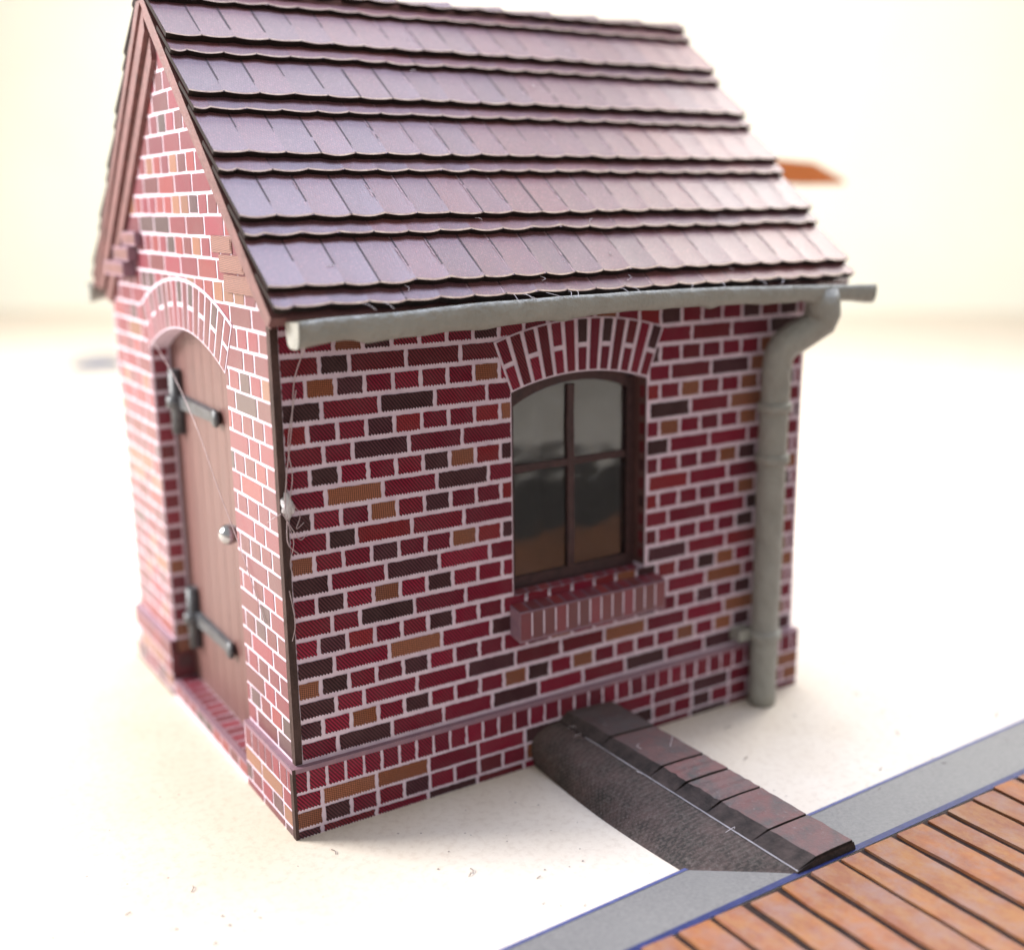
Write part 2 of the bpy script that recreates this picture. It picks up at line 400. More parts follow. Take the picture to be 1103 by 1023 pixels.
# --- gable wall (door side)
DY0, DY1, DS, DC = .60, 1.80, 1.955, 2.10
door_in = ((DY0, DS), (1.185, DC), (DY1, DS)); door_out = ((.47, 2.17), (1.17, 2.335), (1.90, 2.17))
def roof_under(y, drop=.095):
    yy = y if y < YR else D - y
    return HE + (yy - YE) * TZ / TY - drop
def gable_wall(name, mp, door):
    mb = MB(); ya, yb = E + WALLT, D - E - WALLT
    if door:
        arcd = arc_pts(*door_in, 16)
        mb.prism([(ya, .25), (DY0, .25), (DY0, roof_under(DY0)), (ya, roof_under(ya))], mp, 0, -WALLT)
        mb.prism([(DY1, .25), (yb, .25), (yb, roof_under(yb)), (DY1, roof_under(DY1))], mp, 0, -WALLT)
        mb.prism(arcd + [(DY1, roof_under(DY1)), (YR, roof_under(YR)), (DY0, roof_under(DY0))], mp, 0, -WALLT)
    else:
        mb.prism([(ya, .25), (yb, .25), (yb, roof_under(yb)), (YR, roof_under(YR)), (ya, roof_under(ya))], mp, 0, -WALLT)
    sl = TZ / TY
    def keep(poly, u0, u1, v0, v1):
        poly = clip(poly, -sl, 1, HE - YE*sl - .125); poly = clip(poly, sl, 1, HE + (D - YE)*sl - .125) if poly else []
        if not poly: return []
        if not door or u1 < .46 or u0 > 1.92 or v0 > DC: return [poly]
        if v0 < DS - .03: return [q for q in (clip(poly, 1, 0, DY0 - .006), clip(poly, -1, 0, -(DY1 + .006))) if q]
        return [q for q in (clip(poly, 1, 0, DY0 - .008), clip(poly, -1, 0, -(DY1 + .008))) if q]
    brickwork(mb, mp, E + .012, D - E - .012, 0, 33, keep, 1, gap=.66, soft=True)
    if door:
        for k in range(-2, 18):
            v0, v1 = max(.13, Z0 + RH*k + .012), min(DS - .01, Z0 + RH*(k+1) - .01)
            if v1 - v0 < .02: continue
            for y in (DY1 - .002, DY0 + .002):
                mb.face([(E + .01, y, v0), (E + .085, y, v0), (E + .085, y, v1), (E + .01, y, v1)], 1, bcol(rnd()))
    return mb.build(name, [M['mortar'], M['brick_plain']], hut)
gable_wall('wall', gable, True)
gable_wall('wall', right, False)
mb = MB(); mb.prism([(E, .25), (L - E, .25), (L - E, ZT), (E, ZT)], back, 0, -WALLT)
brickwork(mb, back, E + .01, L - E - .01, 0, 22, lambda p, *a: [p], 1)
mb.build('wall', [M['mortar'], M['brick_plain']], hut)
ring_arch('door_arch', gable, door_in, door_out, 17, [M['mortar'], M['brick_plain'], M['mortar']], False, rim=.035)

# --- plinth
mb = MB()
def plinth_side(mp, u0, u1, teeth, mat, d):
    # mp measures depth from the wall plane; the plinth face lies E proud of it
    z = [0, .038, .122, .205, .312]
    mb.face([mp(u0, 0, d), mp(u1, 0, d), mp(u1, HP, d), mp(u0, HP, d)], 0)
    mb.face([mp(u0, .308, d + .003), mp(u1, .308, d + .003), mp(u1, HP + .001, d + .003), mp(u0, HP + .001, d + .003)], 2)
    def put(a, b, v0, v1, ch):
        a, b = max(a, u0 + .004), min(b, u1 - .004)
        if b - a < .012: return
        q = brick_poly(a, b, v0, v1, teeth); mb.face([mp(u, v, d + .002) for u, v in q], mat, bcol(ch), q)
    n = int((u1 - u0) / .0873) + 2
    for i in range(-1, n): put(u0 + .068 + (i - 1)*.0873 + .006, u0 + .068 + i*.0873 - .006, .217, .309, 'C')
    s = 'CCTCCDCCCDCT'
    for i in range(-1, int((u1 - u0)/.26) + 1): put(u0 + .055 + i*.262 - .19 + .008, u0 + .055 + (i+1)*.262 - .19 - .008, .133, .203, s[i % 12] if i != 1 else 'T')
    s = 'TDCCDCCMCTCDC'
    for i in range(0, int((u1 - u0)/.13) + 1): put(u0 + .008 + i*.131, u0 + .008 + (i+1)*.131 - .016, .048, .120, s[i % 13])
    for i in range(-1, int((u1 - u0)/.26) + 1): put(u0 + .12 + i*.262 + .008, u0 + .12 + (i+1)*.262 - .008, .0015, .034, 'MCD'[i % 3])
def top(pts): mb.face(pts, 2)
plinth_side(front, 0, L, True, 1, E)
top([(0, 0, HP), (L, 0, HP), (L, E + .01, HP), (0, E + .01, HP)])
plinth_side(gable, 0, DY0, False, 3, E); plinth_side(gable, DY1, D, False, 3, E)
for a, b in ((E + .011, DY0), (DY1, D - E - .011)): top([(0, a, HP), (E + .01, a, HP), (E + .01, b, HP), (0, b, HP)])
for y, yy in ((DY0, 1), (DY1, 1)): mb.face([(0, y, 0), (E + .1, y, 0), (E + .1, y, HP), (0, y, HP)], 3, bcol('M'))
plinth_side(right, 0, D, False, 3, E); top([(L, E + .011, HP), (L - E - .01, E + .011, HP), (L - E - .01, D - E - .011, HP), (L, D - E - .011, HP)])
plinth_side(back, 0, L, False, 3, E); top([(0, D, HP), (L, D, HP), (L, D - E - .01, HP), (0, D - E - .01, HP)])
rows = [[(-.0025, .030, z), (-.0028, -.0035, z), (.012, -.0035, z)] for z in (0, HP + .002)]
mb.grid(rows, 4, smooth=False)
mb.build('plinth', [M['mortar'], M['brick'], M['ledge'], M['brick_plain'], M['seam']], hut)

# threshold
mb = MB(); mb.box((.004, DY0 + .004, 0), (.135, DY1 - .004, .098), 0)
for i in range(14):
    y0 = DY0 + .012 + i*.0845
    mb.face([(.035, y0, .1), (.128, y0, .1), (.128, y0 + .072, .1), (.035, y0 + .072, .1)], 1, bcol('C'))
mb.box((.0, DY0 + .004, .088), (.032, DY1 - .004, .102), 2)
for i in range(9):
    y0 = DY0 + .01 + i*.131
    mb.face([(.002, y0, .03), (.002, y0 + .115, .03), (.002, y0 + .115, .085), (.002, y0, .085)], 1, bcol(rnd()))
mb.build('threshold', [M['mortar'], M['brick_plain'], M['ledge']], hut)

# --- door
mb = MB(); x0 = E + WALLT + .004
mb.box((x0 + .016, DY0 - .05, .1), (x0 + .03, DY1 + .05, 2.19), 1)
n = 9; w = (DY1 - DY0 + .1) / n
for i in range(n):
    a = DY0 - .05 + i*w
    mb.box((x0, a + .0022, .1), (x0 + .018, a + w - .0022, 2.185), 0)
door = mb.build('door', [M['door'], M['wood_and_jamb_shade']], hut, bevel=.003)
def hinge(z, y_end, name='hinge'):
    mb = MB(); x = x0 - .012
    mb.tube([(x - .012, 1.665, z - .17), (x - .012, 1.665, z + .17)], .036, 0, 10)
    mb.tube([(x - .02, 1.665, z - .03), (x - .02, 1.665, z + .03)], .048, 0, 10)
    rows = []
    for t in range(9):
        y = 1.64 + (y_end - 1.64)*t/8; h = .042 - .012*t/8
        rows.append([(x + .01, y, z - h), (x - .016, y, z - h*.8), (x - .016, y, z + h*.8), (x + .01, y, z + h)])
    mb.grid(rows, 0, smooth=False); mb.face(rows[-1], 0)
    ctr = Vector((x - .012, y_end, z)); bm = bmesh.new(); bmesh.ops.create_uvsphere(bm, u_segments=12, v_segments=8, radius=.046)
    for f in bm.faces: mb.face([ctr + Vector((v.co.x*.45, v.co.y, v.co.z)) for v in f.verts], 0, smooth=True)
    bm.free()
    return mb.build(name, [M['iron']], door, merge=True)
hinge(1.68, 1.05); hinge(.49, 1.08)
mb = MB()
def knob_pt(a, b): return
mb.tube([(x0 + .002, 0.88, 1.15), (x0 - .03, 0.88, 1.15)], .02, 0, 12)
bm = bmesh.new(); bmesh.ops.create_uvsphere(bm, u_segments=20, v_segments=14, radius=.05)
for f in bm.faces: mb.face([Vector((x0 - .05, 0.88, 1.15)) + v.co for v in f.verts], 0, smooth=True)
bm.free(); mb.build('door_knob', [M['knob']], door, merge=True)

# --- window: frame > glazing bars, panes
mb = MB(); fy0, fy1 = E + WALLT - .010, E + WALLT + .006
fmap = lambda u, v, d: (u, fy0 + d, v)
X0, X1 = WX0 + .001, WX1 - .001
mb.prism([(X0, .87), (X0 + .065, .87), (X0 + .065, 1.835), (X0, 1.835)], fmap, 0, .03)
mb.prism([(X1 - .045, .87), (X1, .87), (X1, 1.835), (X1 - .045, 1.835)], fmap, 0, .03)
mb.prism([(X0 + .065, .872), (X1 - .045, .872), (X1 - .045, .935), (X0 + .065, .928)], fmap, .002, .028)
lo = arc_pts((X0 + .065, 1.755), (1.53, 1.845), (X1 - .045, 1.785), 10)
hi = arc_pts((X0, WS - .003), (1.535, WC - .003), (X1, WS - .003), 10)
mb.prism(lo + [(X1 - .045, 1.835)] + hi[::-1][1:-1] + [(X0 + .065, 1.835)], fmap, .001, .029)
win = mb.build('window', [M['frame']], hut, bevel=.006)
mb = MB(); rows = []
for i in range(15):
    z = .93 + .9*i/14; w = .020 + .004*noise.noise((1, 2, z*6)); o = .004*noise.noise((5, 1, z*4))
    rows.append([(1.53 - w + o, fy0 + .022, z), (1.53 - w + o, fy0 - .004, z), (1.53 + w + o, fy0 - .004, z), (1.53 + w + o, fy0 + .022, z)])
mb.grid(rows, 0, smooth=False); mb.build('glazing_bar', [M['frame']], win, bevel=.003)
mb = MB(); rows = []
for i in range(13):
    x = X0 + .06 + (X1 - X0 - .12)*i/12; w = .018 + .004*noise.noise((x*6, 2, 7)); o = .004*noise.noise((x*4, 9, 7))
    rows.append([(x, fy0 + .022, 1.455 - w + o), (x, fy0 - .001, 1.455 - w + o), (x, fy0 - .001, 1.455 + w + o), (x, fy0 + .022, 1.455 + w + o)])
mb.grid(rows, 0, smooth=False); mb.build('glazing_bar', [M['frame']], win, bevel=.003)
mb = MB(); mb.box((X0 + .03, fy0 + .012, .90), (X1 - .03, fy0 + .018, 1.85)); mb.build('glass_pane', [M['glass']], win)

# --- window sill: bricks on edge, sloping outwards
mb = MB(); sx0, sx1 = 1.118, 1.985; yf = -.058
P = lambda x, y, z: (x, y, z)
prof = [(yf, .672), (yf, .822), (E - .001, .848), (E + .085, .885), (E + .085, .80), (E - .001, .69)]
body = [(yf, .672), (yf, .822), (E - .001, .838), (E - .001, .69)]
mb.face([P(sx0, y, z) for y, z in body], 2); mb.face([P(sx1, y, z) for y, z in body[::-1]], 2)
for i in range(4):
    (a, b), (c, d) = body[i], body[(i + 1) % 4]
    mb.face([P(sx0, a, b), P(sx1, a, b), P(sx1, c, d), P(sx0, c, d)], 2 if i != 1 else 2)
mb.face([P(WX0 + .002, E - .001, .838), P(WX1 - .002, E - .001, .838), P(WX1 - .002, E + .08, .875), P(WX0 + .002, E + .08, .875)], 2)
n = 13; w = (sx1 - sx0) / n
for i in range(n):
    a, b = sx0 + i*w + .006, sx0 + (i+1)*w - .007
    c = bcol('M' if i % 3 else 'C'); c = (c[0]*.95 + .015, c[1] + .006, c[2] + .006, 1)
    mb.face([P(a, yf - .002, .685), P(b, yf - .002, .685), P(b, yf - .002, .815), P(a, yf - .002, .815)], 1, c, [(a, .685), (b, .685), (b, .815), (a, .815)])
    if i: mb.face([P(a - .011, yf - .003, .70), P(a - .002, yf - .003, .70), P(a - .002, yf - .003, .812), P(a - .011, yf - .003, .812)], 0)
    sk = -.06
    A, B = max(a, sx0 + .004), min(b, sx1 - .004)
    c = bcol(random.choice('CMCR')); c = (c[0] + .02, c[1] + .012, c[2] + .014, 1)
    q = [P(A, yf + .006, .8265), P(B, yf + .006, .8265), P(B, E - .004, .8395), P(A, E - .004, .8395)]
    mb.face(q, 1, c)
    A2, B2 = max(A, WX0 + .006), min(B, WX1 - .006)
    if B2 - A2 > .01: mb.face([P(A2, E, .8405), P(B2, E, .8405), P(B2 , E + .078, .8755), P(A2, E + .078, .8755)], 1, c)
mb.build('window_sill', [M['mortar'], M['brick_plain'], M['ledge']], hut)

# --- roof slab and boards
def slope_pt(x, s, h, side=0):
    y, z = YE + TY*s + NY*h, HE + TZ*s + NZ*h
    return (x, y if side == 0 else D - y, z)
mb = MB()
T = .060
for side in (0, 1):
    q = [(0, -.012), (SL - .0005, -.012), (SL - .0005 + 0, -T), (0, -T)]
    top_ = T * TZ / TY
    prof = [(0.0, -.012), (SL - .012*TZ/TY, -.012), (SL - T*TZ/TY, -T), (0.0, -T)]
    A = [slope_pt(XL, s, h, side) for s, h in prof]; B = [slope_pt(XR, s, h, side) for s, h in prof]
    mb.face(A, 0); mb.face(B[::-1], 0)
    for i in range(4): mb.face([A[i], B[i], B[(i+1) % 4], A[(i+1) % 4]], 0)
roof = mb.build('roof', [M['wood']], hut)

# tile courses: crown-tile pairs cut from card with scalloped lower edges
def tiles(side):
    mb = MB(); TW = .1568; nx = 8
    strips = []
    for k in range(6):
        s = .0 + .365*k if k else -.005
        strips.append((s, s + .22, .023, .5, .010)); strips.append((s + .085, s + .44, .040, 0.0, .010))
    for idx, (s0, s1, h, off, jit) in enumerate(strips):
        s1 = min(s1, SL - .012); lower = idx % 2 == 0
        if s0 > SL - .06: continue
        hl, hu = h + .025, jit
        xs = []; x = XL + .004; cuts = [XL + .004]
        j = XL + TW*off if off else XL + TW
        while j < XR - .03:
            if j - cuts[-1] > .03: cuts.append(j + random.uniform(-.006, .006))
            j += TW
        cuts.append(XR - .004)
        ph = random.uniform(0, 50)
        def edge(xx, t, first, last):
            w = .0115 * (1 - (2*t - 1)**2)
            return s0 + .010 - w + .010*noise.noise((xx*3.1, ph, side)) + .006*noise.noise((xx*9, ph, 3))
        for ci in range(len(cuts) - 1):
            a, b = cuts[ci], cuts[ci+1]
            base = random.choice([(.125, .047, .052), (.115, .046, .053), (.135, .050, .052), (.112, .046, .055), (.13, .045, .048)])
            k_ = random.uniform(.95, 1.15); q_ = min(1, max(0, .5 + 1.6*noise.noise((a*.55, idx*.45, 4.2)) + (a - 1.2)*.18))
            base = (base[0] + .030*q_ - .008, base[1] + .004*q_, base[2] - .004*q_); c = (base[0]*k_, base[1]*k_, base[2]*k_, .4)
            L1, L2, U = [], [], []
            for i in range(nx + 1):
                t = i / nx; xx = a + (b - a)*t
                e = edge(xx, t, ci == 0, ci == len(cuts) - 2); lift = .003*noise.noise((xx*2, ph, 9))
                L1.append((xx, e, hl + lift)); L2.append((xx, e + .009, hl + lift + .0004)); U.append((xx, s1, hu))
            S = lambda p: slope_pt(p[0], p[1], p[2], side)
            for i in range(nx):
                mb.face([S(L2[i]), S(L2[i+1]), S(U[i+1]), S(U[i])], 0, c, [(L2[i][0], L2[i][1]), (L2[i+1][0], L2[i+1][1]), (U[i+1][0], U[i+1][1]), (U[i][0], U[i][1])])
                mb.face([S(L1[i]), S(L1[i+1]), S(L2[i+1]), S(L2[i])], 1)
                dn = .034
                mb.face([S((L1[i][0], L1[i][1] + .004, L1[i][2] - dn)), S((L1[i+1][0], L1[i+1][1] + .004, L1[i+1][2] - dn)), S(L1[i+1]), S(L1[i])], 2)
            # scored joint at the right side of the tile
            if ci < len(cuts) - 2:
                n = 10; send = min(s0 + (.09 if lower else .30), s1 - .005)
                wd = .003 + .0022*random.random(); lf = .003*noise.noise((b*2, ph, 9)) + .0028
                light = random.random() < (.1 + .85*min(1, b/1.6))
                for i in range(n):
                    ta, tb = s0 + .008 + (send - s0 - .008)*i/n, s0 + .008 + (send - s0 - .008)*(i+1)/n
                    ha = hl + (hu - hl)*(ta - s0)/(s1 - s0) + lf; hb = hl + (hu - hl)*(tb - s0)/(s1 - s0) + lf*(1 - .3*(i + 1)/n)
                    if random.random() > .05:
                        mb.face([S((b - wd, ta, ha)), S((b + wd, ta, ha)), S((b + wd, tb, hb)), S((b - wd, tb, hb))], 3)
                    if light and random.random() > .2:
                        w2 = random.uniform(.004, .009)
                        mb.face([S((b - wd - w2, ta, ha)), S((b - wd, ta, ha)), S((b - wd, tb, hb)), S((b - wd - w2, tb, hb))], 4)
        for x in (XL + .004, XR - .004):
            mb.face([slope_pt(x, s0 + .01, hl, side), slope_pt(x, s1, hu, side), slope_pt(x, s1, hu - .02, side), slope_pt(x, s0 + .01, hl - .02, side)], 1 if x > 1 else 2)
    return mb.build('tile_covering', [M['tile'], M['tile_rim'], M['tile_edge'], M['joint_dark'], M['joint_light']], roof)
tiles(0); tiles(1)

# ridge caps
mb = MB(); n = 10; w = (XR - XL) / n
for i in range(n):
    a, b = XL + i*w - .004, min(XL + (i+1)*w + .012, XR - .012)
    rows = []
    for x, r in ((a, .058), (a + .03, .060), (b - .05, .066), (b, .070)):
        rows.append([(x, YR + math.cos(math.radians(t))*r*1.25, HR - .044 + math.sin(math.radians(t))*r + (.012 if r > .065 else .004)) for t in range(-35, 216, 25)])
    k = random.uniform(.8, 1.15); c = (.12*k, .04*k, .036*k, .5)
    mb.grid(rows, 0, c); mb.face(rows[0], 1); mb.face(rows[-1][::-1], 1)
mb.build('ridge_cap', [M['tile'], M['tile_edge']], roof)

# bargeboards: stepped boards under both verges of both gables
def barge(side, xa, xb, h0, h1, mat):
    mb = MB(); s_top = lambda h: SL + h*TZ/TY
    prof = [(.03, h0), (s_top(h0) - .002, h0), (s_top(h1) - .002, h1), (.03 + .05, h1)]
    A = [slope_pt(xa, s, h, side) for s, h in prof]; B = [slope_pt(xb, s, h, side) for s, h in prof]
    mb.face(A, 0); mb.face(B[::-1], 0)
    for i in range(4): mb.face([A[i], B[i], B[(i+1) % 4], A[(i+1) % 4]], 0)
    return mb.build('bargeboard', [M[mat]], roof, bevel=.004)
for side in (0, 1):
    barge(side, -.018, E + .001, -T - .002, -T - (.085 if side else .045), 'wood')
    barge(side, .004, E + .001, -T - (.095 if side else .052), -T - (.175 if side else .085), 'wood')
    barge(side, L - E - .001, L + .02, -T - .002, -T - .085, 'wood')

# corbels at the feet of the gable
def corbel(side):
    mb = MB()
    for i, (y0, y1, z0, z1, d) in enumerate(((.40, .66, 2.475, 2.545, .006), (.26, .56, 2.395, 2.468, .010), (.10, .50, 2.315, 2.388, .014))):
        if side:
            y0, y1 = D - y1 - .10, D - y0 - .10; y1 = min(y1, D + .02); d = d + .03 + .012*i
        mb.box((E - d, y0, z0), (E + .02, y1, z1), 0)
        mb.box((E - d - .002, y0 + .01, z0 + .012), (E - d + .002, y1 - .02, z1 - .012), 1)
    return mb.build('corbel', [M['corbel'] if not side else M['ledge'], M['corbel'] if not side else M['wood']], hut, bevel=.004)
corbel(0); corbel(1)

# --- gutters
def gutter(side, name='gutter'):
    mb = MB(); rows = []; inner = []; n = 64; xa, xb = (-.05 if side else .035), 3.17
    for i in range(n + 1):
        t = i / n; x = xa + (xb - xa)*t
        sag = .035*math.sin(math.pi*min(1, t*1.05)) + .006*noise.noise((x*3, 1, side)) - .012
        wob = .006*noise.noise((x*2.3, 7, side)); r = .052 + .006*noise.noise((x*5, 3, side)) + .003*noise.noise((x*17, 3, side))
        br = sum(math.exp(-((x - q)/.035)**2) for q in (.34, 1.25, 2.1, 2.8))*.016
        if t < .03: r += .012*(1 - t/.03)
        if t > .955: r += .012*(t - .955)/.045
        cy, cz = YE - .048 + wob, 2.236 + sag
        ring = []
        for a in range(0, 181, 15):
            A = math.radians(180 + a); cA, sA = math.cos(A), math.sin(A); cA = math.copysign(abs(cA)**.5, cA); sA = -abs(sA)**.75
            ring.append((x, cy + cA*r, cz + sA*(r + .016 + .022*math.exp(-((t - .22)/.22)**2) + br + .013*noise.noise((x*6.5, 4, side)))))
        ring = [(x, cy - r + .004, cz + .018)] + ring + [(x, cy + r - .004, cz + .01)]
        ring2 = [(px, cy + (py - cy)*.8, cz + (pz - cz)*.8 + .004) for px, py, pz in ring[::-1]]
        rows.append(ring + ring2)
    mb.grid(rows, 0, close=True); mb.face(rows[0][::-1], 0); mb.face(rows[-1], 0)
    for rw, dx in ((rows[0], -.004), (rows[-1], .004)):
        k = len(rw) // 2; mb.face([(p[0] + dx, p[1], p[2]) for p in rw[:k]], 0)
    if side:
        mb.v = [(x, D - y, z) for x, y, z in mb.v]
    o = mb.build(name, [M['grey']], hut, merge=True); return o
gutter(0); gutter(1)

# --- downpipe
px, py = 2.668, -.082
path = [(2.862, -.195, 2.23), (2.864, -.192, 2.17), (2.868, -.188, 2.10), (2.868, -.178, 2.060), (2.82, -.155, 2.025), (2.755, -.125, 1.985), (2.70, -.10, 1.945), (2.674, -.09, 1.895), (px, py, 1.80)]
n = 26
for i in range(1, n + 1):
    z = 1.80 + (.004 - 1.80)*i/n
    path.append((px + .006*noise.noise((1, 1, z*2)) - .012*i/n, py + .004*noise.noise((4, 1, z*3)), z))
rad = [.070, .086, .092, .084, .080, .084, .082, .076, .075] + [.074 + .0035*noise.noise((8, 1, i*.6)) for i in range(n)]
mb = MB(); mb.tube(path, rad, 0, 20)
pipe = mb.build('downpipe', [M['grey']], hut, merge=True)
def collar(z, clip_):
    mb = MB(); x = px - .012*(1.8 - z)/1.8
    mb.tube([(x, py, z - .028), (x, py, z - .02), (x, py, z + .02), (x, py, z + .028)], [.075, .089, .089, .075], 0, 20)
    if clip_: mb.box((x - .15, py + .03, z - .03), (x - .05, E + .004, z + .03), 0)
    mb.build('pipe_clip', [M['grey']], pipe, merge=True)
collar(1.63, False); collar(1.36, False); collar(.40, True)

# ------------------------------------------------------------------ sloping side wall running from the hut to the boards
rampw = tag(empty('sloping_wall', (0, 0, 0)), 'dark sloping rubble wall with brick coping between hut and boards', 'wall')
W = lambda t: Vector((1.372 + .232*t, .004 - 1.376*t, .196 - .184*t))       # upper edge of the flank
def foot(t):
    y = -1.374*t
    if y > -1.10: return Vector((1.228 - .028*math.sin(math.pi*y/-1.10), y, 0))
    f = (y + 1.10) / -.274; return Vector((1.228 + .374*f, y, 0))
mb = MB(); rows = []
for i in range(61):
    t = i / 60
    a, b = foot(t), W(t); r = []
    for k in range(9):
        s = k / 8; p = a.lerp(b, s)
        p.x -= .075*math.sin(math.pi*s)*(1 - t)**1.5; p.z += .05*math.sin(math.pi*s)*(1 - t)
        q = noise.noise(p*9)*.006*math.sin(math.pi*s) if 0 < k < 8 else 0
        r.append((p.x + q, p.y, max(.001, p.z + q*.5) if k else .001))
    rows.append(r)
mb.grid(rows, 0)
for i in range(61):
    pass
# light fold line along the upper edge
rl = [[tuple(W(i/60) + Vector((-.0035 - .002*noise.noise((i*.4, 0, 0)), 0, .0025))), tuple(W(i/60) + Vector((.003, 0, .005)))] for i in range(8, 61)]
mb.grid(rl, 1)
# far side and end
rr = [[(1.700 + .236*i/30, .004 - 1.376*i/30, .20 - .172*i/30), (1.715 + .23*i/30, .004 - 1.376*i/30, 0.001)] for i in range(31)]
mb.grid(rr, 0)
flank = mb.build('flank', [M['flank'], M['foldline']], rampw)
mb = MB()
TL = lambda t: Vector((1.425 + .285*t, .0 - 1.372*t, .232 - .195*t)); TR = lambda t: Vector((1.695 + .230*t, .0 - 1.372*t, .217 - .176*t))
cut = [0, .16, .30, .435, .535, .645, .865, 1.0]
cut = [0, .205, .425, .53, .66, .835, 1.0]
for i in range(len(cut) - 1):
    a, b = cut[i] + (.004 if i else 0), cut[i+1] - .004
    k = random.uniform(.85, 1.15); c = random.choice([(.145, .068, .062), (.125, .062, .058), (.16, .066, .06)]); c = (c[0]*k, c[1]*k, c[2]*k, 1)
    if i == 0: c = (.085, .055, .05, 1)
    m_ = 6; g = []
    for j in range(m_ + 1):
        t = a + (b - a)*j/m_; h = random.uniform(-.0025, .003)
        z = Vector((0, 0, .006 + h)); g.append([TL(t) + z + Vector((random.uniform(-.006, .004), 0, 0)), (TL(t) + TR(t))/2 + z*1.3, TR(t) + z])
    mb.grid(g, 0, c, smooth=False)
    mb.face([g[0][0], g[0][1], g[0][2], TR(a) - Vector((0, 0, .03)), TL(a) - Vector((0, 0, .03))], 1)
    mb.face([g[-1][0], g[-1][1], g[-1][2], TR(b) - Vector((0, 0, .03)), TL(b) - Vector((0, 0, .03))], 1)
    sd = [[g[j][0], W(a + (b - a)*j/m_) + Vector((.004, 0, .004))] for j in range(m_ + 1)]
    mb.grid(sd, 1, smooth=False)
    sd = [[g[j][2], TR(a + (b - a)*j/m_) + Vector((.012, 0, -.02))] for j in range(m_ + 1)]
    mb.grid(sd, 0, c, smooth=False)
# bed under the joints and dark end
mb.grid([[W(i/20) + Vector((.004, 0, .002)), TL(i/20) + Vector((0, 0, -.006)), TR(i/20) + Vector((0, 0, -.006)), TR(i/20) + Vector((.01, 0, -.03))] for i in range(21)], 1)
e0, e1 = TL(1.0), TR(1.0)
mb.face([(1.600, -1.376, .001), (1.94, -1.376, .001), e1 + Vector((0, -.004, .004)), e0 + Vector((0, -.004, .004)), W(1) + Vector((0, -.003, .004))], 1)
mb.build('coping', [M['coping'], M['coping_dark']], rampw)

# ------------------------------------------------------------------ path strip and boards
mb = MB(); far = lambda x: -1.140 + .0375*x; near = lambda x: -1.412 + .019*x
xs = [-7 + .5*i for i in range(41)]
mb.grid([[(x, far(x), .004), (x, near(x), .004)] for x in xs], 0, smooth=False)
mb.grid([[(x, far(x) + .003, .006), (x, far(x) - .013 + .003*noise.noise((x, 2, 2)), .006)] for x in xs], 1, smooth=False)
mb.grid([[(x, near(x) + .020 + .006*noise.noise((x*2, 2, 2)), .006), (x, near(x) - .012, .006)] for x in xs], 2, smooth=False)
tag(mb.build('path', [M['path'], M['blue'], M['navy']]), kind='structure')

boards = tag(empty('board_walk', (1.5, -3.2, 0)), 'orange brown boarded walkway of parallel planks with dark gaps', 'walkway')
boards.location = (0, 0, 0)
mb = MB(); mb.grid([[(x, near(x) - .018, .005), (x, -3.0, .005)] for x in xs], 0, smooth=False)
mb.build('bed', [M['gap']], boards)
mb = MB(); x = -6.9
js = [.924, 1.107, 1.275, 1.45, 1.623, 1.802, 1.946, 2.144, 2.34, 2.487, 2.674, 2.838]
js = [js[0] - .174*i for i in range(44, 0, -1)] + js + [js[-1] + .174*i for i in range(1, 56)]
for i in range(len(js) - 1):
    a, b = js[i], js[i+1]; g1, g2 = random.uniform(.011, .024), random.uniform(.011, .024)
    base = random.choice([(.37, .155, .058), (.33, .14, .066), (.39, .17, .06), (.32, .135, .075), (.40, .15, .05)])
    k = random.uniform(.76, 1.0); c = (base[0]*k, base[1]*k*.96, base[2]*k*.95, 1)
    y0 = near(a) - .026 + random.uniform(-.012, .008); nseg = 30; h = .018 + random.uniform(-.002, .003)
    rows = []
    for j in range(nseg + 1):
        y = y0 + (-3.0 - y0)*j/nseg
        ja, jb = .008*noise.noise((i*3.1, y*5, 0)), .008*noise.noise((i*3.1, y*5, 5))
        rows.append([(a + g1 + ja, y, .006), (a + g1 + ja, y, h), (b - g2 + jb, y - .004, h), (b - g2 + jb, y - .004, .006)])
    mb.grid(rows, 0, c, smooth=False); mb.face(rows[0], 0, c)
mb.build('planks', [M['plank']], boards)

mb = MB(); mb.face([(-7, -5.4, .004), (13, -5.4, .004), (13, -3.0, .004), (-7, -3.0, .004)])  # added unseen dark strip for the lower window panes to reflect
tag(mb.build('reflection_strip', [M['reflection_strip']]), kind='structure')

# ------------------------------------------------------------------ things behind
mb = MB()
p0, p1 = Vector((2.55, 2.02, 2.985)), Vector((5.98, 2.55, 2.845)); dr = (p1 - p0).normalized(); sd = Vector((-dr.y, dr.x, 0)); up = dr.cross(sd)*1
up = Vector((0, 0, 1))
def sec(p, w, h, o=0): return [p - sd*w - up*h, p + sd*w - up*h, p + sd*w + up*(h + o), p - sd*w + up*(h + o)]
S = [sec(p0, .06, .085), sec(p0.lerp(p1, .86), .06, .085), sec(p1 - up*.045, .03, .015)]
for i in range(2):
    for k in range(4):
        mb.face([S[i][k], S[i][(k+1) % 4], S[i+1][(k+1) % 4], S[i+1][k]], 1 if k == 0 else 0)
mb.face(S[0], 0); mb.face(S[2], 0)
tag(mb.build('wooden_stick', [M['stick'], M['stick_dark']]), 'blurred orange wooden stick poking out behind the tiled roof', 'stick')

mb = MB(); bm = bmesh.new(); bmesh.ops.create_icosphere(bm, subdivisions=3, radius=1)
for f in bm.faces:
    mb.face([Vector((2.93, 16.2, .05)) + Vector((v.co.x*.46, v.co.y*.4, v.co.z*.16))*(1 + .2*noise.noise(v.co*1.5)) for v in f.verts], 0, smooth=True)
bm.free()
tag(mb.build('grey_scrap', [M['scrap']], merge=True), 'small blurred grey scrap lying on the card far behind the hut', 'scrap')

